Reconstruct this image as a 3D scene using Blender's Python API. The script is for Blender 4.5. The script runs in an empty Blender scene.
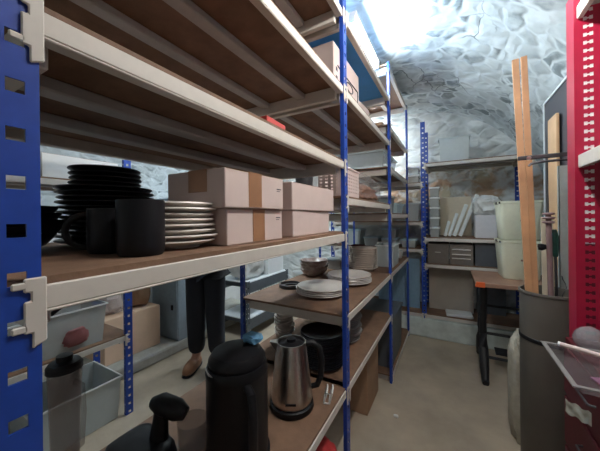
import bpy, bmesh, math, random
from mathutils import Vector, Matrix, noise
R = random.Random(7)
PI = math.pi
sc = bpy.context.scene
COL = sc.collection
H = 1.30                     # eye height

# ------------------------------------------------------------------ materials
def _mat(name):
    m = bpy.data.materials.new(name); m.use_nodes = True
    nt = m.node_tree; nt.nodes.clear()
    out = nt.nodes.new('ShaderNodeOutputMaterial')
    b = nt.nodes.new('ShaderNodeBsdfPrincipled')
    nt.links.new(b.outputs[0], out.inputs[0])
    return m, nt, b, out

def tex(nt, scale, detail=4, rough=.6, coord='Object'):
    tc = nt.nodes.new('ShaderNodeTexCoord'); n = nt.nodes.new('ShaderNodeTexNoise')
    n.inputs['Scale'].default_value = scale; n.inputs['Detail'].default_value = detail
    n.inputs['Roughness'].default_value = rough
    nt.links.new(tc.outputs[coord], n.inputs['Vector']); return n

def mat(name, col, rough=.5, metal=0., nscale=30, namt=.12, bscale=None, bump=.0, alpha=1., coat=0., spec=.5, trans=0., col2=None):
    """plain coat of colour with a little procedural mottling and grain"""
    m, nt, b, out = _mat(name)
    n = tex(nt, nscale)
    cr = nt.nodes.new('ShaderNodeValToRGB')
    c2 = col2 or tuple(c*(1-namt) for c in col)
    c1 = tuple(min(1, c*(1+namt*.6)) for c in col)
    cr.color_ramp.elements[0].position = .3; cr.color_ramp.elements[0].color = (*c2, 1)
    cr.color_ramp.elements[1].position = .72; cr.color_ramp.elements[1].color = (*c1, 1)
    nt.links.new(n.outputs['Fac'], cr.inputs[0]); nt.links.new(cr.outputs[0], b.inputs['Base Color'])
    b.inputs['Roughness'].default_value = rough; b.inputs['Metallic'].default_value = metal
    b.inputs['Specular IOR Level'].default_value = spec
    b.inputs['Coat Weight'].default_value = coat
    if trans: b.inputs['Transmission Weight'].default_value = trans
    if alpha < 1: b.inputs['Alpha'].default_value = alpha
    if bump:
        n2 = tex(nt, bscale or nscale*3); bp = nt.nodes.new('ShaderNodeBump')
        bp.inputs['Strength'].default_value = bump; bp.inputs['Distance'].default_value = .01
        nt.links.new(n2.outputs['Fac'], bp.inputs['Height']); nt.links.new(bp.outputs[0], b.inputs['Normal'])
    return m

def emit(name, col, s):
    m = bpy.data.materials.new(name); m.use_nodes = True; nt = m.node_tree; nt.nodes.clear()
    out = nt.nodes.new('ShaderNodeOutputMaterial'); e = nt.nodes.new('ShaderNodeEmission')
    e.inputs[0].default_value = (*col, 1); e.inputs[1].default_value = s
    nt.links.new(e.outputs[0], out.inputs[0]); return m

def stone(name, white, grey, brown=None, scale=5.5, greyamt=.5, bump=.5, zband=None, crack=True):
    m, nt, b, out = _mat(name); L = nt.links.new; N = nt.nodes.new
    tc = N('ShaderNodeTexCoord')
    nd = N('ShaderNodeTexNoise'); nd.inputs['Scale'].default_value = 3.5; nd.inputs['Detail'].default_value = 3
    L(tc.outputs['Object'], nd.inputs['Vector'])
    mx = N('ShaderNodeVectorMath'); mx.operation = 'MULTIPLY_ADD'
    mx.inputs[1].default_value = (.2, .2, .2); L(nd.outputs['Color'], mx.inputs[0]); L(tc.outputs['Object'], mx.inputs[2])
    mp = N('ShaderNodeMapping'); mp.inputs['Scale'].default_value = (1.0, 1.0, 1.7); L(mx.outputs[0], mp.inputs[0])
    ve = N('ShaderNodeTexVoronoi'); ve.feature = 'DISTANCE_TO_EDGE'; ve.inputs['Scale'].default_value = scale; L(mp.outputs[0], ve.inputs['Vector'])
    vc = N('ShaderNodeTexVoronoi'); vc.inputs['Scale'].default_value = scale; L(mp.outputs[0], vc.inputs['Vector'])
    sep = N('ShaderNodeSeparateColor'); L(vc.outputs['Color'], sep.inputs[0])
    n1 = N('ShaderNodeTexNoise'); n1.inputs['Scale'].default_value = 9; n1.inputs['Detail'].default_value = 6; L(tc.outputs['Object'], n1.inputs['Vector'])
    n3 = N('ShaderNodeTexNoise'); n3.inputs['Scale'].default_value = 1.6; n3.inputs['Detail'].default_value = 3; L(tc.outputs['Object'], n3.inputs['Vector'])
    # how bare a stone is: its own random value, broken up by noise, and none in the mortar
    e1 = N('ShaderNodeMapRange'); e1.inputs[1].default_value = .03; e1.inputs[2].default_value = .14; L(ve.outputs['Distance'], e1.inputs[0])
    a1 = N('ShaderNodeMath'); a1.operation = 'MULTIPLY'; L(sep.outputs[0], a1.inputs[0]); L(e1.outputs[0], a1.inputs[1])
    a2 = N('ShaderNodeMapRange'); a2.inputs[1].default_value = .35; a2.inputs[2].default_value = .7; L(n1.outputs['Fac'], a2.inputs[0])
    a3 = N('ShaderNodeMath'); a3.operation = 'MULTIPLY'; L(a1.outputs[0], a3.inputs[0]); L(a2.outputs[0], a3.inputs[1])
    a4 = N('ShaderNodeMath'); a4.operation = 'MULTIPLY'; a4.inputs[1].default_value = greyamt*2; L(a3.outputs[0], a4.inputs[0])
    c1 = N('ShaderNodeMix'); c1.data_type = 'RGBA'; c1.inputs[6].default_value = (*white, 1); c1.inputs[7].default_value = (*grey, 1)
    L(a4.outputs[0], c1.inputs[0]); last = c1.outputs[2]
    n1m = N('ShaderNodeMix'); n1m.data_type = 'RGBA'; n1m.blend_type = 'MULTIPLY'; n1m.inputs[0].default_value = .55
    rr = N('ShaderNodeValToRGB'); rr.color_ramp.elements[0].position = .35; rr.color_ramp.elements[0].color = (.62, .64, .64, 1)
    rr.color_ramp.elements[1].position = .6; L(n1.outputs['Fac'], rr.inputs[0]); L(last, n1m.inputs[6]); L(rr.outputs[0], n1m.inputs[7]); last = n1m.outputs[2]
    if brown:
        sp = N('ShaderNodeSeparateXYZ'); L(tc.outputs['Object'], sp.inputs[0])
        ad = N('ShaderNodeMath'); ad.operation = 'MULTIPLY_ADD'; ad.inputs[1].default_value = .5; L(n3.outputs['Fac'], ad.inputs[0]); L(sp.outputs[2], ad.inputs[2])
        ramp = N('ShaderNodeValToRGB'); r = ramp.color_ramp
        mr = N('ShaderNodeMapRange'); mr.inputs[1].default_value = zband[0]; mr.inputs[2].default_value = zband[1]; L(ad.outputs[0], mr.inputs[0])
        r.elements[0].position = .0; r.elements[0].color = (0, 0, 0, 1); r.elements[1].position = 1.; r.elements[1].color = (0, 0, 0, 1)
        for p in (.12, .8):
            e = r.elements.new(p); e.color = (1, 1, 1, 1)
        L(mr.outputs[0], ramp.inputs[0])
        mm = N('ShaderNodeMath'); mm.operation = 'MULTIPLY'; L(ramp.outputs[0], mm.inputs[0])
        a5 = N('ShaderNodeMapRange'); a5.inputs[1].default_value = .38; a5.inputs[2].default_value = .58; L(n1.outputs['Fac'], a5.inputs[0]); L(a5.outputs[0], mm.inputs[1])
        bc = N('ShaderNodeMix'); bc.data_type = 'RGBA'; bc.inputs[6].default_value = (*brown[0], 1); bc.inputs[7].default_value = (*brown[1], 1); L(sep.outputs[1], bc.inputs[0])
        c2 = N('ShaderNodeMix'); c2.data_type = 'RGBA'; L(mm.outputs[0], c2.inputs[0]); L(last, c2.inputs[6]); L(bc.outputs[2], c2.inputs[7]); last = c2.outputs[2]
    hs = ve.outputs['Distance']
    if crack:
        mp2 = N('ShaderNodeMapping'); mp2.inputs['Scale'].default_value = (1.2, .55, 1.2); mp2.inputs['Rotation'].default_value = (0, 0, .35); L(mx.outputs[0], mp2.inputs[0])
        vk = N('ShaderNodeTexVoronoi'); vk.feature = 'DISTANCE_TO_EDGE'; vk.inputs['Scale'].default_value = 4.2; L(mp2.outputs[0], vk.inputs['Vector'])
        ck = N('ShaderNodeMapRange'); ck.inputs[1].default_value = .006; ck.inputs[2].default_value = .022; L(vk.outputs['Distance'], ck.inputs[0])
        msk = N('ShaderNodeMapRange'); msk.inputs[1].default_value = .55; msk.inputs[2].default_value = .62; L(n3.outputs['Fac'], msk.inputs[0])
        inv = N('ShaderNodeMath'); inv.operation = 'SUBTRACT'; inv.inputs[0].default_value = 1; L(ck.outputs[0], inv.inputs[1])
        cm = N('ShaderNodeMath'); cm.operation = 'MULTIPLY'; L(inv.outputs[0], cm.inputs[0]); L(msk.outputs[0], cm.inputs[1])
        cc = N('ShaderNodeMix'); cc.data_type = 'RGBA'; cc.inputs[7].default_value = (.16, .18, .19, 1); L(cm.outputs[0], cc.inputs[0]); L(last, cc.inputs[6]); last = cc.outputs[2]
    L(last, b.inputs['Base Color']); b.inputs['Roughness'].default_value = .9; b.inputs['Specular IOR Level'].default_value = .2
    h1 = N('ShaderNodeMapRange'); h1.interpolation_type = 'SMOOTHSTEP'; h1.inputs[1].default_value = 0; h1.inputs[2].default_value = .3; h1.inputs[4].default_value = .45; L(hs, h1.inputs[0])
    h2 = N('ShaderNodeMath'); h2.operation = 'MULTIPLY_ADD'; h2.inputs[1].default_value = .7; L(n1.outputs['Fac'], h2.inputs[0]); L(h1.outputs[0], h2.inputs[2])
    bp = N('ShaderNodeBump'); bp.inputs['Strength'].default_value = bump; bp.inputs['Distance'].default_value = .03
    L(h2.outputs[0], bp.inputs['Height']); L(bp.outputs[0], b.inputs['Normal'])
    return m

M = {}
M['blue'] = mat('blue_paint', (.012, .055, .33), .38, nscale=60, namt=.1)
M['beam'] = mat('stove_enamel', (.61, .57, .51), .5, nscale=25, namt=.06)
M['bar'] = mat('galvanised_grey', (.42, .40, .38), .5, nscale=25, namt=.1)
M['board'] = mat('hardboard', (.195, .11, .066), .75, nscale=14, namt=.25, bscale=160, bump=.12)
M['board_blue'] = mat('blue_board', (.07, .36, .80), .6, nscale=10, namt=.08)
M['floor'] = mat('concrete', (.44, .365, .275), .8, nscale=3, namt=.22, bscale=40, bump=.15)
M['kerb'] = mat('kerb_paint', (.66, .73, .69), .85, nscale=8, namt=.22, bscale=30, bump=.3)
M['curb'] = mat('rough_concrete', (.40, .39, .35), .9, nscale=8, namt=.2, bscale=30, bump=.4)
M['vault'] = stone('whitewashed_stone', (.56, .62, .64), (.20, .235, .245), scale=7., greyamt=.85, bump=.3)
M['wallstone'] = stone('bare_stone', (.70, .73, .72), (.34, .36, .35), ((.46, .30, .20), (.26, .28, .21)), 5.2, .6, .6, (1.35, 2.25), False)
M['plaster'] = mat('white_plaster', (.72, .73, .72), .9, nscale=5, namt=.12, bscale=14, bump=.4)
M['carton'] = mat('white_card', (.62, .50, .46), .75, nscale=12, namt=.06)
M['tape'] = mat('brown_tape', (.33, .17, .09), .35, nscale=20, namt=.12)
M['kraft'] = mat('kraft_card', (.33, .20, .12), .85, nscale=14, namt=.12)
M['peach'] = mat('pale_wood', (.74, .52, .37), .7, nscale=6, namt=.1)
M['ink'] = mat('printed_ink', (.03, .035, .05), .6)
M['black'] = mat('black_glaze', (.008, .008, .012), .3, nscale=30, namt=.2, spec=.3)
M['blackmatt'] = mat('black_plastic', (.008, .008, .010), .45, nscale=60, namt=.2, spec=.25)
M['smoke'] = mat('dark_grey_plastic', (.05, .05, .055), .4)
M['whiteware'] = mat('white_china', (.66, .61, .56), .25, nscale=12, namt=.05)
M['greyware'] = mat('grey_china', (.30, .29, .28), .35, nscale=12, namt=.1)
M['patterned'] = mat('brown_patterned_china', (.52, .46, .42), .3, nscale=22, col2=(.20, .12, .10))
M['creamware'] = mat('cream_china', (.66, .58, .50), .35, nscale=12, namt=.08)
M['steel'] = mat('brushed_steel', (.58, .54, .50), .28, 1., nscale=50, namt=.1)
M['darksteel'] = mat('dark_steel', (.10, .10, .11), .4, .8)
M['tub'] = mat('clear_plastic_tub', (.68, .72, .70), .25, alpha=.42, namt=.05)
M['tubgrey'] = mat('smoky_plastic_tub', (.34, .40, .40), .3, alpha=.6, namt=.05)
M['frost'] = mat('frosted_plastic', (.62, .68, .68), .35, alpha=.72, namt=.05)
M['lid'] = mat('pale_blue_lid', (.50, .66, .72), .35, namt=.05)
M['lidwhite'] = mat('white_lid', (.75, .77, .76), .4, namt=.04)
M['creamtub'] = mat('cream_plastic', (.76, .77, .60), .4, alpha=.95, namt=.05)
M['bag'] = mat('plastic_film', (.62, .60, .58), .22, alpha=.22, nscale=14, namt=.1, bscale=26, bump=.8)
M['bagwhite'] = mat('white_plastic_film', (.75, .76, .74), .3, alpha=.85, nscale=14, namt=.08, bscale=26, bump=.8)
M['brownstuff'] = mat('brown_contents', (.34, .17, .11), .8, nscale=40, namt=.4, bscale=60, bump=.6)
M['foam'] = mat('white_foam', (.72, .76, .74), .7, namt=.05)
M['cream'] = mat('cream_board', (.66, .58, .44), .75, namt=.06)
M['whitebox'] = mat('lilac_white_card', (.62, .61, .63), .7, namt=.05)
M['greybox'] = mat('grey_brown_card', (.15, .125, .105), .7, namt=.15)
M['charcoal'] = mat('charcoal_box', (.07, .075, .085), .5, namt=.15)
M['greybeige'] = mat('grey_beige_board', (.42, .37, .31), .75, nscale=5, namt=.12)
M['bluesheet'] = mat('pale_blue_sheet', (.24, .38, .50), .5, namt=.08)
M['bluegrey'] = mat('blue_grey_steel', (.24, .30, .35), .45, namt=.1)
M['slate'] = mat('slate_plastic', (.085, .10, .115), .5, namt=.12)
M['red'] = mat('red_enamel', (.36, .008, .040), .38, nscale=15, namt=.1)
M['redbag'] = mat('red_fabric', (.36, .02, .02), .8, nscale=40, namt=.2)
M['redpack'] = mat('red_card', (.55, .06, .05), .6)
M['plank'] = mat('planed_pine', (.56, .30, .15), .6, nscale=9, namt=.16)
M['tan'] = mat('tan_board', (.60, .38, .21), .65, nscale=7, namt=.12)
M['edge'] = mat('white_edging', (.66, .70, .72), .5)
M['boardface'] = mat('dark_panel_face', (.03, .03, .04), .5, namt=.1)
M['slotgrey'] = mat('grey_green_enamel', (.33, .36, .34), .5, namt=.08)
M['tube'] = mat('dark_grey_tube', (.115, .105, .09), .6, nscale=8, namt=.12)
M['mauve'] = mat('stained_rod', (.22, .14, .14), .5)
M['green'] = mat('dark_green_plastic', (.01, .06, .045), .4)
M['iron'] = mat('cast_iron', (.012, .013, .016), .5, namt=.25, bscale=80, bump=.15)
M['tabletop'] = mat('worn_veneer', (.30, .17, .115), .45, nscale=7, namt=.25)
M['orange'] = mat('orange_tape', (.75, .13, .03), .5)
M['lamp_white'] = mat('white_lamp_housing', (.8, .8, .8), .4)
M['tube_cool'] = emit('fluorescent_tube', (.82, .94, 1.0), 165)
M['fill_mid'] = emit('added_fill_tube_mid', (.86, .95, 1.0), 190)
M['fill_back'] = emit('added_fill_tube_bright', (.86, .95, 1.0), 290)
M['fill_warm'] = emit('added_fill_tube_warm', (1.0, .95, .90), 88)
M['denim'] = mat('dark_denim', (.010, .013, .022), .85, nscale=120, namt=.25)
M['jacket'] = mat('black_cloth', (.005, .005, .007), .9, nscale=120, namt=.2)
M['skin'] = mat('skin', (.45, .25, .18), .5, namt=.08)
M['hair'] = mat('brown_hair', (.04, .025, .015), .6, nscale=80, namt=.3)
M['leather'] = mat('tan_leather', (.30, .14, .07), .5)
M['paper'] = mat('paper_tag', (.50, .52, .45), .7, alpha=.95, nscale=25, namt=.15)
M['clear'] = mat('clear_acrylic', (.30, .28, .29), .08, alpha=.12, namt=.03)
M['clearrim'] = mat('clear_acrylic_edge', (.28, .27, .26), .15, alpha=.7, namt=.03)
M['glass'] = mat('cut_glass', (.34, .36, .38), .06, metal=.0, alpha=.45, nscale=60, namt=.3, bscale=40, bump=.6)
M['jar'] = mat('smoked_glass', (.26, .20, .18), .12, alpha=.3, namt=.1)
M['violet'] = mat('violet_paper', (.16, .07, .12), .6)
M['bluebit'] = mat('blue_cloth', (.10, .26, .42), .7, nscale=60, namt=.2)
M['pink'] = mat('pink_plastic', (.24, .08, .08), .5)
M['sack'] = mat('pale_sack', (.45, .42, .34), .6, alpha=.9, nscale=18, namt=.2, bscale=22, bump=.6)
M['crimson'] = mat('dark_red_enamel', (.075, .008, .012), .55, spec=.2)
M['redpanel'] = mat('dark_red_backing', (.10, .006, .014), .5)
M['clipwhite'] = mat('white_plastic_clip', (.80, .80, .78), .4)

# ------------------------------------------------------------------ mesh tools
class MB:
    def __init__(self): self.bm = bmesh.new(); self.sm = False
    def quad(self, *ps):
        vs = [self.bm.verts.new(p) for p in ps]; return self.bm.faces.new(vs)
    def box(self, a, b, rot=None, piv=None):
        x0, x1 = sorted((a[0], b[0])); y0, y1 = sorted((a[1], b[1])); z0, z1 = sorted((a[2], b[2]))
        v = [Vector(p) for p in ((x0,y0,z0),(x1,y0,z0),(x1,y1,z0),(x0,y1,z0),(x0,y0,z1),(x1,y0,z1),(x1,y1,z1),(x0,y1,z1))]
        if rot is not None:
            pv = Vector(piv) if piv is not None else Vector(((x0+x1)/2, (y0+y1)/2, (z0+z1)/2))
            v = [rot @ (p-pv) + pv for p in v]
        v = [self.bm.verts.new(p) for p in v]
        for f in ((0,3,2,1),(4,5,6,7),(0,1,5,4),(1,2,6,5),(2,3,7,6),(3,0,4,7)): self.bm.faces.new([v[i] for i in f])
        return self
    def hexa(self, lo, hi):
        """solid between a bottom ring and a top ring of points"""
        a = [self.bm.verts.new(p) for p in lo]; b = [self.bm.verts.new(p) for p in hi]; n = len(a)
        self.bm.faces.new(a[::-1]); self.bm.faces.new(b)
        for i in range(n): self.bm.faces.new((a[i], a[(i+1) % n], b[(i+1) % n], b[i]))
        return self
    def lathe(self, prof, c=(0,0,0), seg=32, ax=None):
        c = Vector(c); rings = []; self.sm = True
        for r, z in prof:
            if r < 1e-6: rings.append([self.bm.verts.new((0,0,z))])
            else: rings.append([self.bm.verts.new((r*math.cos(2*PI*i/seg), r*math.sin(2*PI*i/seg), z)) for i in range(seg)])
        for a, b in zip(rings, rings[1:]):
            for i in range(seg):
                j = (i+1) % seg
                if len(a) == 1 and len(b) == 1: continue
                if len(a) == 1: self.bm.faces.new((a[0], b[j], b[i]))
                elif len(b) == 1: self.bm.faces.new((a[i], a[j], b[0]))
                else: self.bm.faces.new((a[i], a[j], b[j], b[i]))
        mt = Matrix.Translation(c) @ (ax.to_matrix().to_4x4() if ax is not None else Matrix.Identity(4))
        for ring in rings:
            for v in ring: v.co = mt @ v.co
        return self
    def tube(self, pts, r, seg=10, caps=True):
        self.sm = True
        pts = [Vector(p) for p in pts]; rr = r if isinstance(r, (list, tuple)) else [r]*len(pts); rings = []
        up = Vector((0,0,1))
        for i, p in enumerate(pts):
            d = (pts[min(i+1, len(pts)-1)] - pts[max(i-1, 0)]).normalized()
            a = d.cross(up if abs(d.dot(up)) < .95 else Vector((1,0,0))).normalized(); b = d.cross(a)
            if i and a.dot(pa) < 0: a, b = -a, -b
            pa = a
            rings.append([self.bm.verts.new(p + rr[i]*(math.cos(2*PI*k/seg)*a + math.sin(2*PI*k/seg)*b)) for k in range(seg)])
        for A, B in zip(rings, rings[1:]):
            for k in range(seg): self.bm.faces.new((A[k], A[(k+1) % seg], B[(k+1) % seg], B[k]))
        if caps:
            self.bm.faces.new(rings[0][::-1]); self.bm.faces.new(rings[-1])
        return self
    def prism(self, outline, f0, f1):
        """outline: 2D points; f0/f1 map a 2D point to the two faces"""
        return self.hexa([f0(p) for p in outline], [f1(p) for p in outline])
    def blob(self, c, s, amp=.18, freq=6., sub=4, seed=0, flat=None):
        self.sm = True
        r = bmesh.ops.create_icosphere(self.bm, subdivisions=sub, radius=1.)
        for v in r['verts']:
            d = v.co.copy()
            n = noise.noise(d*freq*.35 + Vector((seed*7.1, seed*3.3, 0))) + .5*noise.noise(d*freq + Vector((seed, 0, 0)))
            # boxier than a ball
            q = Vector([math.copysign(abs(t)**.7, t) for t in d])
            v.co = Vector((q.x*s[0], q.y*s[1], q.z*s[2]))*(1+amp*n) + Vector(c)
            if flat is not None and v.co.z < flat: v.co.z = flat
        return self
    def build(self, name, m, parent=None, bevel=0, solid=0, world=True, label=None, sub=0, bseg=2, recalc=True):
        if recalc: bmesh.ops.recalc_face_normals(self.bm, faces=self.bm.faces)
        me = bpy.data.meshes.new(name)
        if parent is not None and world:
            o = Vector(parent.get('_base', (0,0,0)))
            if o.length: bmesh.ops.translate(self.bm, verts=self.bm.verts, vec=-o)
        self.bm.to_mesh(me); self.bm.free(); me.materials.append(m)
        ob = bpy.data.objects.new(name, me); COL.objects.link(ob)
        if parent is not None:
            ob.parent = parent; ob['_base'] = parent.get('_base', (0,0,0)) if world else (0,0,0)
        if self.sm:
            me.polygons.foreach_set('use_smooth', [True]*len(me.polygons))
            me.set_sharp_from_angle(angle=math.radians(38))
        if solid:
            q = ob.modifiers.new('thick', 'SOLIDIFY'); q.thickness = solid; q.offset = 0
        if bevel:
            q = ob.modifiers.new('bevel', 'BEVEL'); q.width = bevel; q.segments = bseg; q.limit_method = 'ANGLE'; q.angle_limit = .6
        if sub:
            q = ob.modifiers.new('sub', 'SUBSURF'); q.levels = sub; q.render_levels = sub
        if label: ob['label'] = label
        return ob

def tag(o, label, cat, group=None, kind=None):
    o['label'] = label; o['category'] = cat
    if group: o['group'] = group
    if kind: o['kind'] = kind
    return o
def thing(name, label, cat, loc=(0,0,0), rz=0., group=None, world=False):
    """an Empty at the thing's base; with world=True its parts are given in room coordinates"""
    o = bpy.data.objects.new(name, None); COL.objects.link(o); o.empty_display_size = .05
    o.location = loc; o.rotation_euler = (0, 0, rz); o['_base'] = tuple(loc) if world else (0,0,0)
    return tag(o, label, cat, group)
def struct(o): o['kind'] = 'structure'; return o
def place(o, loc, rz=0): o.location = loc; o.rotation_euler = (0, 0, rz); return o
def copy_tree(o, parent=None):
    c = o.copy(); COL.objects.link(c)
    if parent is not None: c.parent = parent
    for ch in [x for x in bpy.data.objects if x.parent == o and x != c]: copy_tree(ch, c)
    return c
ORD = ['lowest', 'second', 'third', 'fourth', 'fifth', 'sixth', 'seventh', 'eighth', 'ninth', 'tenth', 'eleventh', 'twelfth', 'thirteenth', 'fourteenth', 'fifteenth', 'sixteenth']
def ordn(i, n): return 'topmost' if i == n-1 else ('lowest' if i == 0 else ORD[i] + ' from the bottom')

# ------------------------------------------------------------------ the room
XC, ZS, RR, RL = -.473, 1.19, 1.41, 2.45
YN, YE = -1.30, 3.72
XR, XL = XC + RR, XC - RL
def nz(p, f, a): return a*(noise.noise(Vector(p)*f) + .45*noise.noise(Vector(p)*f*2.7))
def grid(fn, nu, nv, name, m):
    b = MB(); vs = [[b.bm.verts.new(fn(i/nu, j/nv)) for j in range(nv+1)] for i in range(nu+1)]
    for i in range(nu):
        for j in range(nv): b.bm.faces.new((vs[i][j], vs[i+1][j], vs[i+1][j+1], vs[i][j+1]))
    b.sm = True
    return struct(b.build(name, m))
def vault(u, v):
    t = PI*u; c, s = math.cos(t), math.sin(t)
    x = XC + (RR if c > 0 else RL)*c; z = ZS + RR*s; y = YN - .02 + (YE - YN + .04)*v
    d = nz((x*1., y, z), 4., .010) + nz((x, y, z), 12., .0022)
    return (x + c*d, y, z + s*d)
grid(vault, 190, 210, 'ceiling', M['vault'])
grid(lambda u, v: (XL - .06 + (XR - XL + .12)*u, YE + nz((u*3.5, 3, v*2.7), 4., .022), 2.72*v), 110, 90, 'wall_back', M['wallstone'])
grid(lambda u, v: (XL + nz((9, u*5, v*1.2), 3., .012), YN + (YE - YN)*u, 1.22*v), 90, 30, 'wall_left', M['plaster'])
grid(lambda u, v: (XR + nz((4, u*5, v*1.2), 3., .012), YN + (YE - YN)*u, 1.22*v), 90, 30, 'wall_right', M['plaster'])
grid(lambda u, v: (XL - .06 + (XR - XL + .12)*u, YN, 2.72*v), 40, 30, 'wall_front', M['plaster'])
grid(lambda u, v: (XL - .08 + (XR - XL + .16)*u, YN - .06 + (YE - YN + .12)*v, nz((u*3.6, v*5, 0), 1.5, .0015) - .0015), 80, 100, 'floor', M['floor'])
b = MB(); b.box((-1.6, 3.185, 0), (XR, YE, .20)); struct(b.build('trim_1', M['kerb'], bevel=.012))
b = MB(); b.box((XL, -.4, 0), (-2.32, 3.05, .10)); struct(b.build('trim_2', M['curb'], bevel=.02))

# ------------------------------------------------------------------ lamps
def lamp(label, loc, L, glow, rz=0., group='ceiling tube lamps'):
    t = thing('tube_lamp', label, 'lamp', loc, rz, group)
    b = MB(); b.box((-.025, -L/2, .021), (.025, L/2, .05)); b.build('housing', M['lamp_white'], t, bevel=.004, world=False)
    b = MB(); b.tube([(0, -L/2+.02, 0), (0, L/2-.02, 0)], .019, 14); b.build('tube', glow, t, world=False)
    for s in (-1, 1):
        b = MB(); b.box((-.02, s*L/2-.022, -.021), (.02, s*L/2+.002, .02)); b.build('end_cap', M['lamp_white'], t, bevel=.003, world=False)
        b = MB(); b.tube([(0, s*(L/2-.1), .05), (0, s*(L/2-.1), .05+LAMPROD)], .004, 8); b.build('hanging_rod', M['lamp_white'], t, world=False)
    return t
LAMPROD = .05
lamp('lit white fluorescent tube hanging under the vault above the blue shelf board', (-.512, 1.885, 2.485), .60, M['tube_cool'])
LAMPROD = .10
lamp('unseen fluorescent tube added over the aisle behind the front shelving', (-1.45, 1.75, 2.36), .62, M['fill_mid'])  # added lamp, hidden by the shelves, to brighten the back aisle
lamp('unseen fluorescent tube added over the end-wall shelving behind the main rack', (-1.22, 3.36, 2.30), .62, M['fill_back'], PI/2)  # added lamp, kept out of sight, gives the end wall more light
LAMPROD = .17
lamp('unseen fluorescent tube added above the near end of the main aisle', (.14, .90, 2.24), 1.0, M['fill_warm'])  # added fill lamp above the frame, lights the aisle and rack fronts

# ------------------------------------------------------------------ racking
PITCH = .053
def upright(P, s, d, sd, z0, z1, w=.04, fl=.02, flip=False, m=None, name='upright', parent=None, fh=True):
    """angle post: slotted face on the front (depth d, facing -sd), slotted flange running inwards by sd"""
    b = MB()
    def strip(f, W, hw, hh):
        xs = [0, (W-hw)/2, (W+hw)/2, W]
        n = int((z1-z0)/PITCH); zz = [z0]
        k0 = math.ceil((z0 - .016 + hh)/PITCH)
        rows = []; k = k0
        while .016 + k*PITCH + hh/2 < z1 - .008:
            c = .016 + k*PITCH; rows.append((c-hh/2, c+hh/2)); k += 1
        prev = z0
        for a, c in rows:
            b.quad(f(xs[0], prev), f(xs[3], prev), f(xs[3], a), f(xs[0], a))
            b.quad(f(xs[0], a), f(xs[1], a), f(xs[1], c), f(xs[0], c))
            b.quad(f(xs[2], a), f(xs[3], a), f(xs[3], c), f(xs[2], c)); prev = c
        b.quad(f(xs[0], prev), f(xs[3], prev), f(xs[3], z1), f(xs[0], z1))
    s0 = s + (w if flip else 0); sg = -1 if flip else 1
    strip(lambda t, z: P(s0 + sg*t, d, z), w, .016, .015)
    if fh: strip(lambda t, z: P(s0, d + sd*(fl-t), z), fl, .008, .011)
    else: b.quad(P(s0, d+sd*fl, z0), P(s0, d, z0), P(s0, d, z1), P(s0, d+sd*fl, z1))
    ob = b.build(name, m or M['blue'], parent, solid=.003, recalc=False)
    return ob
def shelf(P, s0, s1, z, depth, parent, board=None, beam=None, w=.05, bars=2, bh=.032, eb=.058, bracket=True):
    beam = beam or M['beam']
    b = MB(); q = lambda s, d, zz: P(s, d, zz)
    def bx(bb, a, c):
        p, r = P(*a), P(*c); bb.box(p, r)
    bx(b, (s0-.035, .006, z-.010), (s1+.035, depth-.006, z))
    # keep the board clear of the posts at its corners
    sh = b.build('shelf', board or M['board'], parent)
    for front in (True, False):
        b = MB(); d0, d1 = (.001, .03) if front else (depth-.03, depth-.001)
        bx(b, (s0, d0, z-.006-bh), (s1, d1, z-.0095))
        bx(b, (s0, d0, z-.006-bh-.004), (s1, d0+.008 if front else d1, z-.006-bh))
        if bracket:
            for sgn, se in ((1, s0), (-1, s1)):
                dd = (-.0055, -.0022) if front else (depth+.0022, depth+.0055)
                out = [(.004, .004), (-.016, .004), (-.016, -.012), (-.010, -.012), (-.010, -.022), (-.016, -.022), (-.016, -.058), (-.009, -.058), (-.009, -.076), (.004, -.070)]
                b.prism(out, lambda p: P(se + sgn*p[0], dd[0], z-.002+p[1]), lambda p: P(se + sgn*p[0], dd[1], z-.002+p[1]))
                for zz in (-.006, -.054):
                    bx(b, (se - sgn*.026, dd[0], z+zz-.004), (se - sgn*.012, dd[1], z+zz+.004))
        b.build('beam', beam, sh, bevel=.0015, bseg=1)
    for se in (s0-.005, s1-.02):
        b = MB(); bx(b, (se, .033, z-.006-eb), (se+.025, depth-.033, z-.0105)); b.build('end_beam', beam, sh, bevel=.002, bseg=1)
    for k in range(bars):
        dm = depth*(k+1)/(bars+1)
        b = MB(); bx(b, (s0+.022, dm-.022, z-.034), (s1-.022, dm+.022, z-.0105)); b.build('brace', M['bar'], sh, bevel=.003, bseg=1)
    return sh

# -- the main row, three bays, front face at x = -.417
XF, DEP = -.417, .613
P1 = lambda s, d, z: (XF - d, s, z)
row = thing('shelving_rack', 'blue and off-white slotted shelving run of three bays along the left of the aisle', 'shelving', (XF-.3, 1.67, 0), world=True)
YP = (.088, 1.154, 2.18, 3.14)
for y in YP:
    upright(P1, y, 0, 1, 0, 2.5, fl=.016, fh=False, parent=row)
    upright(P1, y, DEP, -1, 0, 2.5, parent=row)
YB = [(YP[i]+.04, YP[i+1]) for i in range(3)]
for z in (.534, 1.2325, 1.555, 1.891, 2.235): shelf(P1, *YB[0], z, DEP, row)
for z in (.534, .856, 1.395, 1.891): shelf(P1, *YB[1], z, DEP, row)
shelf(P1, *YB[1], 2.235, DEP, row, board=M['board_blue'], bars=0)
for z in (.06, .856, 1.325, 1.69, 2.02, 2.49): shelf(P1, *YB[2], z, DEP, row)

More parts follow.
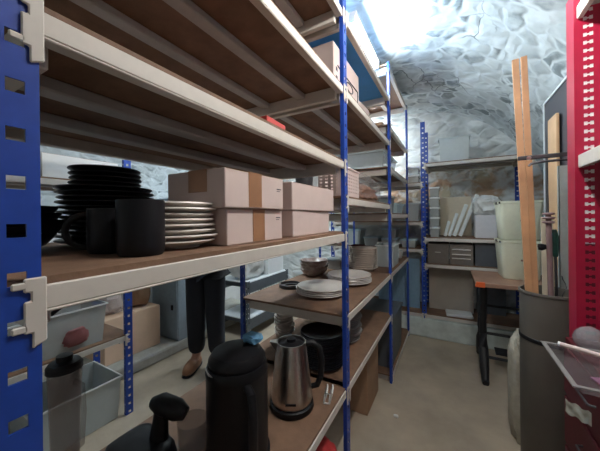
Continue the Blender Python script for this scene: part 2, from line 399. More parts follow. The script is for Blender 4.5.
# -- racking along the end wall, front at y = 3.12
YF, DE = 3.20, .43
P2 = lambda s, d, z: (s, YF + d, z)
er = thing('shelving_rack', 'blue post shelving against the bare stone end wall', 'shelving', (0, 3.4, .2), world=True)
XP = ((-1.34, 2.31), (-.29, 2.31), (.585, 1.88))
for x, zt in XP:
    upright(P2, x, 0, 1, .2, zt, parent=er, w=.045); upright(P2, x, DE, -1, .2, zt, parent=er, w=.045)
XB = [(XP[i][0]+.045, XP[i+1][0]) for i in range(2)]
for z in (.25, .945, 1.24, 1.665): shelf(P2, *XB[0], z, DE, er, bars=1)
for z in (.25, .79, 1.07, 1.865): shelf(P2, *XB[1], z, DE, er, bars=1)

# -- low racking of the back aisle, front at x = -1.89
DB = .43
P3 = lambda s, d, z: (-1.89 - d, s, z)
br = thing('shelving_rack', 'lower blue shelving in the back aisle holding storage tubs', 'shelving', (-2.1, .6, 0), world=True)
for y in (.10, 1.00):
    upright(P3, y, 0, 1, 0, 1.69, parent=br, w=.045); upright(P3, y, DB, -1, 0, 1.69, parent=br, w=.045)
for z in (.535, 1.0, 1.53): shelf(P3, .145, 1.00, z, DB, br, bars=1)
bw = thing('shelving_rack', 'low white shelf unit in the back aisle under white bags', 'shelving', (-2.1, 2.7, 0), world=True)
for y in (2.22, 3.0):
    upright(P3, y, 0, 1, 0, .62, parent=bw, w=.045, m=M['slate']); upright(P3, y, DB, -1, 0, .62, parent=bw, w=.045, m=M['slate'])
for z in (.22, .61): shelf(P3, 2.265, 3.0, z, DB, bw, board=M['edge'], beam=M['slate'], bars=1, bh=.11)

# ------------------------------------------------------------------ crockery
def plate_mesh(r, h, name, m):
    b = MB(); b.lathe([(0, .004), (r*.55, .004), (r*.58, 0), (r*.64, 0), (r*.66, .004), (r*.97, h), (r, h+.002), (r*.985, h+.005), (r*.66, .0095), (r*.6, .0075), (0, .0075)], seg=40)
    return b.build(name, m)
def bowl_mesh(r, h, name, m, w=.004):
    b = MB(); b.lathe([(0, 0), (r*.5, 0), (r*.52, .004), (r*.78, h*.35), (r*.97, h*.85), (r, h), (r-w, h), (r*.93-w, h*.8), (r*.74-w, h*.37+.003), (r*.45, .009), (0, .009)], seg=40)
    return b.build(name, m)
def stack(proto, n, x, y, z, step, cat, lab, group, jit=.002, jr=0.):
    for i in range(n):
        o = proto if i == 0 else proto.copy()
        if i: COL.objects.link(o)
        o.location = (x + R.uniform(-1, 1)*jit, y + R.uniform(-1, 1)*jit, z + i*step)
        o.rotation_euler = (R.uniform(-1, 1)*jr*(i > 0), R.uniform(-1, 1)*jr*(i > 0), R.random()*6)
        tag(o, lab.format(ordn(i, n)), cat, group)
    return z + n*step
Z2, Z1, Z0, Z3 = 1.2325, .856, .534, 1.395
e = .0006
zt = stack(plate_mesh(.108, .012, 'plate', M['black']), 12, -.80, .385, Z2+e, .0118, 'plate', 'black dinner plate, {} of the stack behind the mugs', 'black dinner plates behind the mugs', .006)
stack(plate_mesh(.080, .010, 'plate', M['black']), 4, -.80, .38, zt+.004, .0122, 'plate', 'small black side plate, {} of the four on the tall stack', 'black side plates on the tall stack', .003)
stack(bowl_mesh(.085, .04, 'bowl', M['black']), 5, -.76, .185, Z2+e, .0135, 'bowl', 'black bowl, {} of the low stack beside the blue post', 'black bowls beside the post', .012)
stack(plate_mesh(.100, .014, 'plate', M['whiteware']), 8, -.575, .412, Z2+e, .0118, 'plate', 'white plate, {} of the stack between black mug and cartons', 'white plates beside the cartons', .004)
def mug(label, loc, rz, r, h):
    t = thing('mug', label, 'mug', loc, rz, 'black mugs')
    b = MB(); b.lathe([(0, .003), (r*.86, .003), (r*.9, 0), (r*.98, .006), (r, .02), (r, h-.004), (r*.99, h), (r*.93, h), (r*.91, h-.006), (r*.90, .012), (0, .010)], seg=40)
    b.build('cup', M['blackmatt'], t, world=False)
    b = MB(); b.tube([(-r*.94 - .034*math.sin(k/14*PI), 0, h*.5 + .032*math.cos(k/14*PI)) for k in range(15)], .006, 10)
    b.build('handle', M['blackmatt'], t, world=False)
    return t
mug('black mug with its handle showing on the left', (-.605, .292, Z2+e), math.radians(60), .038, .088)
mug('taller straight black mug in front of the white plates', (-.505, .297, Z2+e), math.radians(-45), .040, .101)

# cartons
def carton(label, x0, x1, y0, y1, z0, z1, tapes=(), mark=None, rz=0., group=None, m=None, sidetape=False, flap=False):
    cx, cy = (x0+x1)/2, (y0+y1)/2
    t = thing('carton', label, 'box', (cx, cy, z0), rz, group)
    hx, hy, h = (x1-x0)/2, (y1-y0)/2, z1-z0
    b = MB(); b.box((-hx, -hy, 0), (hx, hy, h)); b.build('box_body', m or M['carton'], t, bevel=.003, world=False)
    for (a, c) in tapes:
        b = MB(); ya, yc = -hy + a*2*hy, -hy + c*2*hy
        b.prism([(hx+.0008, .003), (hx+.0008, h+.0008), (-hx+.01, h+.0008), (-hx+.01, h+.0002), (hx+.0001, h+.0002), (hx+.0001, .003)],
                lambda p: (p[0], ya, p[1]), lambda p: (p[0], yc, p[1])); b.build('tape', M['tape'], t, world=False)
    if sidetape:
        b = MB(); b.prism([(-.03, h*.42), (.035, h*.42), (.035, h), (.035, h+.0007), (-.03, h+.0007)], lambda p: (p[0]+.01, -hy-.0009, p[1]), lambda p: (p[0]+.01, -hy+.0001, p[1])); b.build('tape', M['tape'], t, world=False)
    if mark:
        b = MB(); yy, zz = -hy + mark[0]*2*hy, mark[1]*h
        for k, (l, hh) in enumerate(((.022, .0028), (.016, .0016))):
            b.box((hx, yy, zz - k*.0055), (hx+.0006, yy+l, zz - k*.0055 + hh))
        b.build('printed_mark', M['ink'], t, world=False)
    b = MB(); b.box((hx-.0005, -hy+.004, h-.0016), (hx+.0005, hy-.004, h-.0008)); b.build('lid_seam', M['kraft'], t, world=False)
    return t
G = 'white cartons on the middle shelf'
carton('white carton with brown tape, under the upper taped carton', -.68, -.460, .472, .708, Z2+e, 1.3225, ((.40, .62),), (.86, .72), 0, G)
carton('white carton with brown tape, on top of the lower taped carton', -.655, -.450, .456, .700, 1.3235, 1.416, ((.34, .56),), (.86, .62), 0, G, sidetape=True)
carton('plain white untaped carton standing directly on the shelf', -.80, -.462, .768, 1.085, Z2+e, 1.3225, (), None, math.radians(1.2), G)
carton('plain white untaped carton topping the right-hand pile', -.80, -.455, .762, 1.118, 1.3235, 1.417, (), None, 0, G)

# red pack on the shelf above
b = MB(); b.box((-.035, -.05, 0), (.035, .05, .016)); tag(place(b.build('card_pack', M['redpack'], bevel=.002), (-.463, .635, 1.5556), .05), 'small flat red card pack lying at the shelf edge above the cartons', 'packet')

# ------------------------------------------------------------------ bay two, white crockery
stack(plate_mesh(.146, .015, 'plate', M['whiteware']), 4, -.663, 1.432, Z1+e, .0098, 'plate', 'white dinner plate, {} of the nearest low stack by the post', 'white plates nearest the post', .004)
stack(plate_mesh(.146, .015, 'plate', M['whiteware']), 5, -.610, 1.762, Z1+e, .0098, 'plate', 'white dinner plate, {} of the stack before the cream bowls', 'white plates before the tall bowls', .004)
stack(bowl_mesh(.108, .052, 'bowl', M['patterned']), 4, -.925, 1.87, Z1+e, .022, 'bowl', 'mottled bowl, {} of the stack behind the dark ring', 'mottled bowls behind the ring', .004, .02)
stack(plate_mesh(.116, .026, 'bowl', M['creamware']), 10, -.645, 2.225, Z1+e, .0172, 'bowl', 'cream bowl, {} of the tall stack by the post', 'cream bowls in the tall stack', .002)
b = MB(); b.lathe([(.045, 0), (.068, 0), (.072, .006), (.070, .022), (.064, .024), (.060, .010), (.045, .008), (.045, 0)], seg=40)
tag(place(b.build('trivet', M['smoke']), (-.90, 1.475, Z1+e)), 'round dark dish lying flat left of the white plates', 'dish')
def lidded_tub(name, label, loc, w, d, h, m, lid=None, rz=0., group=None, taper=.88, content=None, cat='tub', rim=.008):
    """open translucent tub, walls and floor, rim, optional lid and contents (w along x, d along y)"""
    t = thing(name, label, cat, loc, rz, group)
    b = MB(); wt = .003
    def ring(k, z, ins=0): return [(sx*(w/2*k-ins), sy*(d/2*k-ins), z) for sx, sy in ((-1,-1),(1,-1),(1,1),(-1,1))]
    R0, R1, R2, R3 = [[b.bm.verts.new(p) for p in r] for r in (ring(taper, 0), ring(1, h), ring(1, h, wt), ring(taper, wt, wt))]
    b.bm.faces.new(R0[::-1]); b.bm.faces.new(R3)
    for A, B in ((R0, R1), (R1, R2), (R2, R3)):
        for i in range(4): b.bm.faces.new((A[i], A[(i+1) % 4], B[(i+1) % 4], B[i]))
    b.build('tub_body', m, t, bevel=.006, world=False)
    b = MB()
    for (a, c) in (((-w/2-rim, -d/2-rim, h-.008), (w/2+rim, -d/2, h)), ((-w/2-rim, d/2, h-.008), (w/2+rim, d/2+rim, h)), ((-w/2-rim, -d/2, h-.008), (-w/2, d/2, h)), ((w/2, -d/2, h-.008), (w/2+rim, d/2, h))): b.box(a, c)
    b.build('rim', M['lidwhite'] if lid is None else lid, t, world=False)
    if lid is not None:
        b = MB(); b.box((-w/2-rim, -d/2-rim, h+.0005), (w/2+rim, d/2+rim, h+.008)); b.box((-w/2+.012, -d/2+.012, h+.008), (w/2-.012, d/2-.012, h+.012))
        b.build('lid', lid, t, bevel=.003, world=False)
    if content is not None:
        b = MB(); b.blob((0, 0, h*.40), (w*.36, d*.36, h*.34), .16, 7, 3, seed=len(label), flat=.006); b.build('contents', content, t, world=False)
    return t
lidded_tub('plastic_box', 'clear tub with pink contents behind the cream bowls', (-.88, 2.20, Z1+e), .14, .14, .075, M['tub'], M['tubgrey'], 0, None, content=M['pink'])
lidded_tub('plastic_box', 'smoky grey open tub standing just past the second aisle post', (-.515, 2.56, Z1+e), .15, .28, .19, M['frost'], None, 0, None, taper=.94)
# far clutter on the same level, bay three
def cup(name, label, cat, loc, r, h, m, handle=True, rz=0):
    t = thing(name, label, cat, loc, rz)
    b = MB(); b.lathe([(0, 0), (r*.7, 0), (r*.8, .004), (r, h*.6), (r, h), (r-.004, h), (r*.9-.004, h*.5), (r*.6, .01), (0, .008)], seg=28); b.build('cup_body', m, t, world=False)
    if handle:
        b = MB(); b.tube([(r*.9 + .028*math.sin(k/10*PI), 0, h*.55+.03*math.cos(k/10*PI)) for k in range(11)], .0045, 8); b.build('handle', m, t, world=False)
    return t
cup('jug', 'white jug among the clutter past the cream bowls', 'jug', (-.72, 2.62, Z1+e), .055, .15, M['whiteware'], rz=2)
cup('pot', 'dark red pot behind the white jug', 'pot', (-.84, 2.72, Z1+e), .075, .15, M['crimson'], rz=1)
cup('pitcher', 'grey steel pitcher behind the smoky tub', 'jug', (-.62, 2.86, Z1+e), .06, .18, M['steel'], rz=-1)
cup('beaker', 'pale beaker furthest along the crockery shelf', 'cup', (-.50, 3.02, Z1+e), .045, .08, M['frost'], False)
# perforated basket and bag on the shelf above
def basket(label, loc, w, d, h):
    t = thing('basket', label, 'basket', loc)
    b = MB()
    def wall(f, W, nx, nz_):
        cw, ch = W/nx, h/nz_
        for i in range(nx):
            for j in range(nz_):
                x0, x1, z0, z1 = i*cw, (i+1)*cw, j*ch, (j+1)*ch; a = cw*.27; c = ch*.27
                if j in (0, nz_-1): b.quad(f(x0, z0), f(x1, z0), f(x1, z1), f(x0, z1)); continue
                o = [(x0, z0), (x1, z0), (x1, z1), (x0, z1)]; n = [(x0+a, z0+c), (x1-a, z0+c), (x1-a, z1-c), (x0+a, z1-c)]
                for k in range(4): b.quad(f(*o[k]), f(*o[(k+1) % 4]), f(*n[(k+1) % 4]), f(*n[k]))
    wall(lambda u, z: (w/2, -d/2+u, z), d, 7, 8); wall(lambda u, z: (-w/2, -d/2+u, z), d, 7, 8)
    wall(lambda u, z: (-w/2+u, -d/2, z), w, 5, 8); wall(lambda u, z: (-w/2+u, d/2, z), w, 5, 8)
    b.quad((-w/2, -d/2, .002), (w/2, -d/2, .002), (w/2, d/2, .002), (-w/2, d/2, .002))
    bmesh.ops.remove_doubles(b.bm, verts=b.bm.verts, dist=1e-5)
    b.build('basket_body', M['carton'], t, solid=.003, world=False)
    b = MB()
    for (a, c) in (((-w/2-.006, -d/2-.006, h), (w/2+.006, -d/2+.003, h+.008)), ((-w/2-.006, d/2-.003, h), (w/2+.006, d/2+.006, h+.008)), ((-w/2-.006, -d/2+.003, h), (-w/2+.003, d/2-.003, h+.008)), ((w/2-.003, -d/2+.003, h), (w/2+.006, d/2-.003, h+.008))): b.box(a, c)
    b.build('rim', M['carton'], t, world=False); return t
basket('white perforated plastic basket at the front of the high crockery shelf', (-.515, 1.345, Z3+e), .15, .19, .135)
t = thing('plastic_bag', 'clear plastic bag of brown stuff lying at the shelf edge beside the basket', 'bag', (-.55, 1.83, Z3+e))
b = MB(); b.blob((0, 0, .085), (.10, .33, .09), .2, 6, 4, 3, flat=.0); b.build('bag_film', M['bag'], t, world=False)
b = MB(); b.blob((0, -.03, .055), (.08, .27, .055), .22, 7, 4, 8, flat=.003); b.build('contents', M['brownstuff'], t, world=False)
b = MB(); b.tube([(.02, .31, .10), (.04, .35, .13), (.06, .365, .155)], [.025, .012, .03], 10); b.build('twisted_neck', M['bag'], t, world=False)
cup('jar', 'dark jar at the back of the high crockery shelf behind the basket', 'jar', (-.72, 1.34, Z3+e), .05, .20, M['smoke'], False)
cup('jar', 'pale tall jar at the back between basket and bag', 'jar', (-.76, 1.52, Z3+e), .04, .22, M['frost'], False)
# printed boxes high up
def printed(label, x0, x1, y0, y1, z0, z1, rz, kind):
    t = thing('carton', label, 'box', ((x0+x1)/2, (y0+y1)/2, z0), rz, 'printed cartons on the high shelf')
    hx, hy, h = (x1-x0)/2, (y1-y0)/2, z1-z0
    b = MB(); b.box((-hx, -hy, 0), (hx, hy, h)); b.build('box_body', M['carton'], t, bevel=.003, world=False)
    b = MB(); X0 = hx+.0006
    def bar(y0, z0, y1, z1, w=.007):
        b.tube([(hx+.0002, y0, z0), (hx+.0002, y1, z1)], w*.6, 6)
    if kind == 0:
        y0, y1, z0, z1 = -hy*.55, hy*.85, h*.36, h*.62
        for a in (((y0, z0), (y1, z0)), ((y1, z0), (y1, z1)), ((y1, z1), (y0, z1)), ((y0, z1), (y0, z0)), ((y0, z0), (y0-.05, z0-.03)), ((y0, z1), (y0-.04, z1+.005))): bar(*a[0], *a[1])
        n = 20
        pts = [((y0+y1)/2 + .055*math.cos(2*PI*k/n), (z0+z1)/2 + .024*math.sin(2*PI*k/n)) for k in range(n+1)]
        for p, q in zip(pts, pts[1:]): bar(*p, *q, w=.006)
        for k in range(3): b.box((hx, -hy*.85, h*(.2+.16*k)), (hx+.0008, -hy*.85+.022, h*(.2+.16*k)+.02))
    else:
        for k, l in enumerate((.16, .12)): bar(-hy*.7, h*(.62-.14*k), -hy*.7+l, h*(.66-.14*k), .005)
        for k in range(2): b.box((hx, -hy*.9, h*(.25+.4*k)), (hx+.0008, -hy*.9+.02, h*(.25+.4*k)+.03))
    b.build('printed_mark', M['ink'], t, world=False)
    return t
printed('white carton with a boxed oval printed on it on the high shelf', -.74, -.50, 1.245, 1.66, 1.8916, 2.165, 0, 0)
printed('white carton with printed lines beside the oval printed one', -.80, -.52, 1.69, 1.95, 1.8916, 2.06, math.radians(-3), 1)
# boxes of bay three
lidded_tub('plastic_box', 'large clear tub high on the third bay under its top shelves', (-.72, 2.66, 1.6906), .44, .62, .17, M['tub'], M['frost'], 0)
carton('flat kraft carton high up in the third bay', -.88, -.50, 2.32, 2.75, 2.0206, 2.09, m=M['kraft'])
lidded_tub('plastic_box', 'small grey tub behind the second aisle post', (-.53, 2.46, 1.3256), .15, .22, .14, M['tubgrey'], M['lidwhite'], 0)
lidded_tub('plastic_box', 'pale blue shallow tub next to the third aisle post', (-.53, 2.90, 1.3256), .15, .36, .09, M['lid'], M['lid'], 0)

# ------------------------------------------------------------------ lowest shelf of the main row
def kettle(label, loc, rz):
    t = thing('kettle', label, 'kettle', loc, rz)
    b = MB(); b.lathe([(.079, .028), (.083, .04), (.082, .06), (.060, .255), (.059, .262), (.056, .262), (.056, .255), (.074, .06), (0, .05)], seg=48); b.build('kettle_body', M['steel'], t, world=False)
    b = MB(); b.lathe([(0, 0), (.086, 0), (.089, .006), (.087, .022), (.080, .026), (0, .026)], seg=48); b.build('kettle_base', M['blackmatt'], t, world=False)
    b = MB(); b.lathe([(.0555, .246), (.054, .252), (.03, .257), (.018, .262), (.017, .272), (.0, .276)], seg=32); b.build('lid', M['blackmatt'], t, world=False)
    b = MB(); b.hexa([(-.055, -.016, .215), (-.055, .016, .215), (-.050, .012, .20), (-.050, -.012, .20)], [(-.088, -.010, .262), (-.088, .010, .262), (-.054, .022, .262), (-.054, -.022, .262)]); b.build('spout', M['steel'], t, bevel=.003, world=False)
    b = MB(); b.tube([(.055, 0, .25), (.085, 0, .256), (.112, 0, .235), (.122, 0, .18), (.118, 0, .12), (.104, 0, .085), (.080, 0, .078)], [.011, .013, .014, .013, .012, .012, .010], 12); b.build('handle', M['blackmatt'], t, world=False)
    b = MB(); b.box((-.02, -.0838, .052), (.02, -.0815, .060), Matrix.Rotation(.0, 3, 'Z')); b.build('badge', M['blackmatt'], t, world=False)
    return t
kettle('tall tapering stainless steel kettle with black handle on the lowest shelf', (-.575, .945, Z0+e), math.radians(28))
t = thing('coffee_urn', 'tall black lidded urn in front of the steel kettle', 'urn', (-.61, .665, Z0+e), math.radians(-30))
b = MB(); b.lathe([(0, 0), (.086, 0), (.094, .008), (.094, .02), (.088, .026), (.088, .30), (.090, .306), (.084, .33), (0, .333)], seg=48); b.build('urn_body', M['blackmatt'], t, world=False)
b = MB(); b.lathe([(.080, .333), (.082, .345), (.070, .368), (.035, .380), (0, .382)], seg=40); b.build('lid', M['blackmatt'], t, world=False)
b = MB(); b.tube([(-.04, -.073, .318), (-.02, -.0855, .321), (.02, -.0855, .321), (.04, -.073, .318)], .0028, 8); b.build('trim_strip', M['steel'], t, world=False, label='thin bright strip')
b = MB(); b.tube([(.082, 0, .29), (.115, 0, .285), (.128, 0, .22), (.126, 0, .12), (.112, 0, .07), (.082, 0, .065)], .012, 12); b.build('handle', M['blackmatt'], t, world=False)
t.scale = (1.10, 1.10, .92)
b = MB(); b.blob((0, 0, .012), (.034, .026, .014), .25, 7, 3, 5); tag(place(b.build('cloth', M['bluebit']), (-.585, .715, Z0+.351)), 'small crumpled blue cloth lying on the black urn', 'cloth')
# stacks behind the kettle
stack(plate_mesh(.112, .014, 'plate', M['black']), 15, -.60, 1.30, Z0+e, .0108, 'plate', 'black plate, {} of the stack right behind the kettle', 'black plates behind the kettle', .003)
stack(plate_mesh(.108, .015, 'plate', M['greyware']), 13, -.60, 1.62, Z0+e, .0118, 'plate', 'grey plate, {} of the uneven stack past the first post', 'grey plates past the first post', .010, .006)
stack(bowl_mesh(.062, .034, 'bowl', M['whiteware']), 9, -.945, 1.47, Z0+e, .0155, 'bowl', 'small white bowl, {} of the stack behind the kettle', 'small white bowls at the back', .006, .03)
t = thing('wire_stand', 'small white wire stand lying right of the kettle', 'stand', (-.475, 1.045, Z0+e), math.radians(20))
for dx in (0, .022):
    b = MB(); b.tube([(dx, -.035, .004), (dx+.012, -.032, .045), (dx+.014, .0, .052), (dx+.012, .022, .046), (dx, .026, .004)], .0035, 8); b.build('hoop', M['lidwhite'], t, world=False)
b = MB(); b.tube([(0, -.035, .004), (.022, -.035, .004), (.022, .026, .004), (0, .026, .004), (0, -.035, .004)], .0035, 8); b.build('foot_frame', M['lidwhite'], t, world=False)
# blender
t = thing('blender', 'smoked blender jar with black lid beside the nearest blue post', 'blender', (-.855, .306, Z0+e), .3)
t.scale = (.70, .70, 1.0)
b = MB(); b.lathe([(0, 0), (.062, 0), (.066, .01), (.058, .08), (.046, .12), (0, .12)], seg=36); b.build('motor_base', M['blackmatt'], t, world=False)
b = MB(); b.lathe([(.036, .122), (.040, .14), (.046, .30), (.050, .385), (.0475, .385), (.0435, .30), (.037, .145), (0, .14)], seg=36); b.build('jar', M['jar'], t, world=False)
b = MB(); b.lathe([(0, .388), (.053, .388), (.053, .40), (.045, .408), (.024, .410), (.024, .424), (0, .426)], seg=36); b.build('lid', M['blackmatt'], t, world=False)
b = MB(); b.tube([(.046, 0, .36), (.078, 0, .355), (.084, 0, .29), (.074, 0, .21), (.042, 0, .19)], .008, 10); b.build('handle', M['jar'], t, world=False)
b = MB(); b.tube([(-.026, 0, .158), (-.008, 0, .146), (.008, 0, .146), (.026, 0, .158)], .004, 6); b.build('blade', M['steel'], t, world=False)
# mixer / food processor
t = thing('food_processor', 'black food processor lying in front of the urn with its raised knob', 'mixer', (-.81, .49, Z0+e), 0)
b = MB(); b.blob((-.01, -.02, .05), (.10, .085, .055), .08, 4, 4, 2, flat=0); b.build('motor_base', M['blackmatt'], t, world=False)
b = MB(); b.tube([(.02, .02, .07), (.025, .025, .15), (.03, .025, .19)], [.030, .022, .020], 14); b.build('neck', M['blackmatt'], t, world=False)
b = MB(); b.tube([(.0, .02, .195), (.03, .025, .20), (.085, .04, .19), (.11, .05, .18)], [.018, .030, .030, .018], 14); b.build('knob', M['blackmatt'], t, world=False)
b = MB(); b.lathe([(0, .002), (.060, .002), (.070, .01), (.078, .10), (.074, .10), (.066, .014), (0, .008)], (.0, .0, 0), seg=36)
for v in b.bm.verts: v.co = Vector((v.co.x*.62 + .055, v.co.y*.62 + .118, v.co.z))
b.build('bowl', M['jar'], t, world=False)
# red bag, kraft box, slate bin under and beside the lowest shelf
t = thing('bag', 'red fabric bag on the floor under the lowest shelf', 'bag', (-.475, 1.00, 0))
b = MB(); b.blob((0, 0, .19), (.085, .08, .20), .12, 5, 4, 6, flat=.001); b.build('bag_body', M['redbag'], t, world=False)
b = MB(); b.tube([(-.03, .05, .34), (-.03, .04, .42), (0, 0, .45), (.0, -.04, .42), (0, -.05, .34)], .006, 8); b.build('strap', M['redbag'], t, world=False)
t = thing('carton', 'tall brown kraft carton on the floor past the first aisle post', 'box', (-.66, 1.90, 0))
b = MB(); b.box((-.17, -.15, 0), (.17, .15, .44)); b.build('box_body', M['kraft'], t, bevel=.004, world=False)
b = MB(); b.box((.171, -.15, .39), (.174, .15, .44)); b.box((-.17, -.003, .4402), (.17, .003, .4412)); b.build('flap', M['kraft'], t, world=False)
t = lidded_tub('storage_bin', 'dark slate lidded bin on the floor past the second aisle post', (-.60, 2.52, .0606), .34, .50, .40, M['slate'], M['slate'], 0, None, .95, cat='bin')

# ------------------------------------------------------------------ end-wall shelves
Y3 = 3.41
lidded_tub('plastic_box', 'large frosted tub on the top end-wall shelf', (.025, Y3, 1.8656), .28, .25, .255, M['frost'], M['frost'], 0, None, .92)
for k in range(5):
    lidded_tub('plastic_box', 'clear lidded box with dark contents, %s of the column of five' % ordn(k, 5), (-.165, 3.37, 1.0706+k*.1085), .085, .20, .095, M['tub'], M['lidwhite'], 0, 'column of small clear boxes', .95, content=(M['charcoal'], M['creamware'], M['slate'], None, M['bluegrey'])[4-k] if k != 1 else M['charcoal'])
ry = lambda a: Matrix.Rotation(a, 3, 'Y')
b = MB(); b.box((-.155, .0, 0), (.155, .012, .44)); tag(place(b.build('board', M['cream'], bevel=.002), (.035, 3.585, 1.0706)), 'cream board standing behind the white foam strips', 'board')
for k, (x0, ht, an, th) in enumerate(((-.085, .17, 14, .03), (-.045, .26, 17, .032), (.0, .36, 19, .036), (.055, .47, 20, .036))):
    b = MB(); b.box((0, -.012, 0), (th, .012, ht), ry(math.radians(an)), (th if 1 else 0, 0, 0))
    tag(place(b.build('foam_strip', M['foam'], bevel=.004), (x0, 3.39+k*.012, 1.0706)), ('white foam strip leaning right, %s of the four beside the clear boxes' % ('shortest', 'second shortest', 'second tallest', 'tallest')[k]), 'strip', 'leaning foam strips')
t = carton('pale lilac carton on the end-wall shelf beside the foam strips', .205, .385, 3.25, 3.50, 1.0706, 1.30, m=M['whitebox'])
t = thing('plastic_bag', 'crumpled white plastic bag lying on the pale lilac carton', 'bag', (.31, 3.40, 1.3019))
b = MB(); b.blob((0, 0, .09), (.12, .12, .10), .2, 7, 4, 4, flat=0); b.build('bag_film', M['bagwhite'], t, world=False)
def drawerbox(label, x0, x1, z0, z1, m, bars, group):
    t = thing('file_box', label, 'box', ((x0+x1)/2, 3.39, z0), 0, group); w, h = x1-x0, z1-z0
    b = MB(); b.box((-w/2, -.15, 0), (w/2, .15, h)); b.build('box_body', m, t, bevel=.004, world=False)
    for zz, a, c in bars:
        b = MB(); b.box((-w/2+a*w, -.158, zz*h), (-w/2+c*w, -.150, zz*h+.010)); b.build('metal_bar', M['steel'], t, bevel=.002, world=False)
    return t
drawerbox('brown file box with one bright handle on the shelf above the floor boards', -.235, -.03, .7906, 1.0, M['greybox'], ((.55, .35, .62),), 'dark boxes on the third shelf')
drawerbox('brown file box with three bright bars, centre of the shelf', -.025, .185, .7906, 1.0, M['greybox'], ((.72, .1, .9), (.48, .1, .9), (.28, .1, .9)), 'dark boxes on the third shelf')
drawerbox('charcoal box without bars at the right of the brown file boxes', .20, .40, .7906, 1.01, M['charcoal'], (), 'dark boxes on the third shelf')
b = MB(); b.box((-.215, 0, 0), (.215, .05, .46)); tag(place(b.build('panel', M['greybeige'], bevel=.003), (-.02, 3.42, .2506)), 'large grey-beige panel standing on the lowest end-wall shelf', 'panel')
b = MB(); b.box((.225, 0, 0), (.48, .03, .40)); tag(place(b.build('panel', M['charcoal'], bevel=.003), (0, 3.48, .2506)), 'dark panel standing behind the iron table legs', 'panel')
b = MB(); b.box((-.12, -.085, 0), (.12, .085, .028)); tag(place(b.build('packet', M['lidwhite'], bevel=.008), (.055, 3.305, .2506), .08), 'flat white packet at the front of the lowest end-wall shelf', 'packet')
# left bay of the end rack
for lab, x, y, z, w, d, h, m, l in (
    ('clear tub on the upper end-wall shelf left of the tall blue post, under another', -.385, 3.38, 1.6656, .13, .24, .08, M['tub'], M['lidwhite']),
    ('clear tub stacked on another left of the tall blue post', -.385, 3.38, 1.7606, .13, .24, .075, M['tub'], M['lidwhite']),
    ('pale frosted tub on the middle shelf left of the tall blue post', -.40, 3.38, 1.2406, .16, .24, .19, M['frost'], M['frost']),
    ('frosted tub with pale lid under another on the lower crockery-side shelf', -.64, 3.36, .9456, .16, .22, .09, M['frost'], M['lid']),
    ('frosted tub with pale lid stacked on another near the third aisle post', -.64, 3.36, 1.0486, .16, .22, .10, M['frost'], M['lid']),
    ('frosted low tub right of the stacked pair', -.43, 3.36, .9456, .15, .22, .085, M['frost'], M['lid']),
    ('frosted low tub left of the stacked pair', -.85, 3.36, .9456, .17, .22, .10, M['frost'], M['lid']),
    ('frosted tall tub leftmost on the lower end-wall shelf', -1.07, 3.36, .9456, .19, .22, .19, M['frost'], M['lid'])):
    lidded_tub('plastic_box', lab, (x, y, z), w, d, h, m, l, 0, 'tubs on the left end-wall shelves')
b = MB(); n = 26; W = .46
ptsf = [(-W/2 + W*i/n, (.006 if i % 2 else 0.)) for i in range(n+1)]
for (p, q) in zip(ptsf, ptsf[1:]): b.box((p[0], 0, 0), (q[0], .014 + p[1], .56))
tag(place(b.build('corrugated_sheet', M['bluesheet']), (-.555, 3.36, .2506), PI), 'pale blue ribbed sheet standing behind the third aisle post', 'sheet')

# ------------------------------------------------------------------ iron-legged table and bins
t = thing('sewing_table', 'wooden table on black cast iron sewing machine legs', 'table', (.415, 2.78, 0))
b = MB(); b.box((-.265, -.285, .748), (.265, .275, .78)); b.build('tabletop', M['tabletop'], t, bevel=.004, world=False)
for x in (-.264, .045):
    b = MB(); b.prism([(x, .746), (x+.07 if x > 0 else x+.065, .746), (x+.065, .7815), (x+.01, .7815)], lambda p: (p[0], -.2875, p[1]), lambda p: (p[0], -.255, p[1]) if p[1] > .75 else (p[0], -.2852, p[1])); b.build('tape_patch', M['orange'], t, world=False, label='orange tape patch on the table edge')
for s in (-1, 1):
    x = s*.20
    b = MB()
    for f in (-1, 1):
        b.tube([(x, f*.17, .745), (x, f*.175, .66), (x, f*.15, .54), (x, f*.10, .42), (x, f*.085, .33), (x, f*.12, .22), (x, f*.20, .09), (x, f*.262, .018)], [.026, .026, .024, .024, .028, .034, .032, .024], 12)
        b.tube([(x, f*.262, .018), (x, f*.285, .014)], [.026, .022], 10)
        b.tube([(x, f*.17, .64), (x, f*.06, .60), (x, 0, .50), (x, f*.03, .42), (x, f*.10, .40)], .015, 8)
    b.tube([(x, -.20, .70), (x, 0, .705), (x, .20, .70)], .014, 8); b.tube([(x, -.09, .30), (x, .09, .30)], .013, 8)
    b.tube([(x, -.15, .15), (x, .15, .15)], .012, 8)
    b.tube([(x, .06*math.cos(k*PI/8), .22+.06*math.sin(k*PI/8)) for k in range(17)], .009, 8)
    b.build('side_frame', M['iron'], t, world=False)
b = MB(); b.tube([(-.20, 0, .30), (.20, 0, .30)], .012, 8); b.tube([(-.20, .05, .52), (.20, .05, .52)], .011, 8); b.tube([(-.2, -.12, .15), (.2, -.12, .15)], .012, 8); b.build('cross_bar', M['iron'], t, world=False)
b = MB(); b.box((-.11, -.05, .155), (.11, .06, .165), Matrix.Rotation(.12, 3, 'X')); b.build('treadle', M['iron'], t, bevel=.004, world=False)
b = MB(); b.lathe([(.13, -.008), (.145, -.008), (.145, .008), (.13, .008), (.13, -.008)], (.165, .05, .36), 32, Matrix.Rotation(PI/2, 3, 'Y').to_quaternion())
for k in range(5): b.tube([(.165, .05, .36), (.165, .05+.135*math.cos(k*2*PI/5), .36+.135*math.sin(k*2*PI/5))], .006, 6)
b.build('drive_wheel', M['iron'], t, world=False)
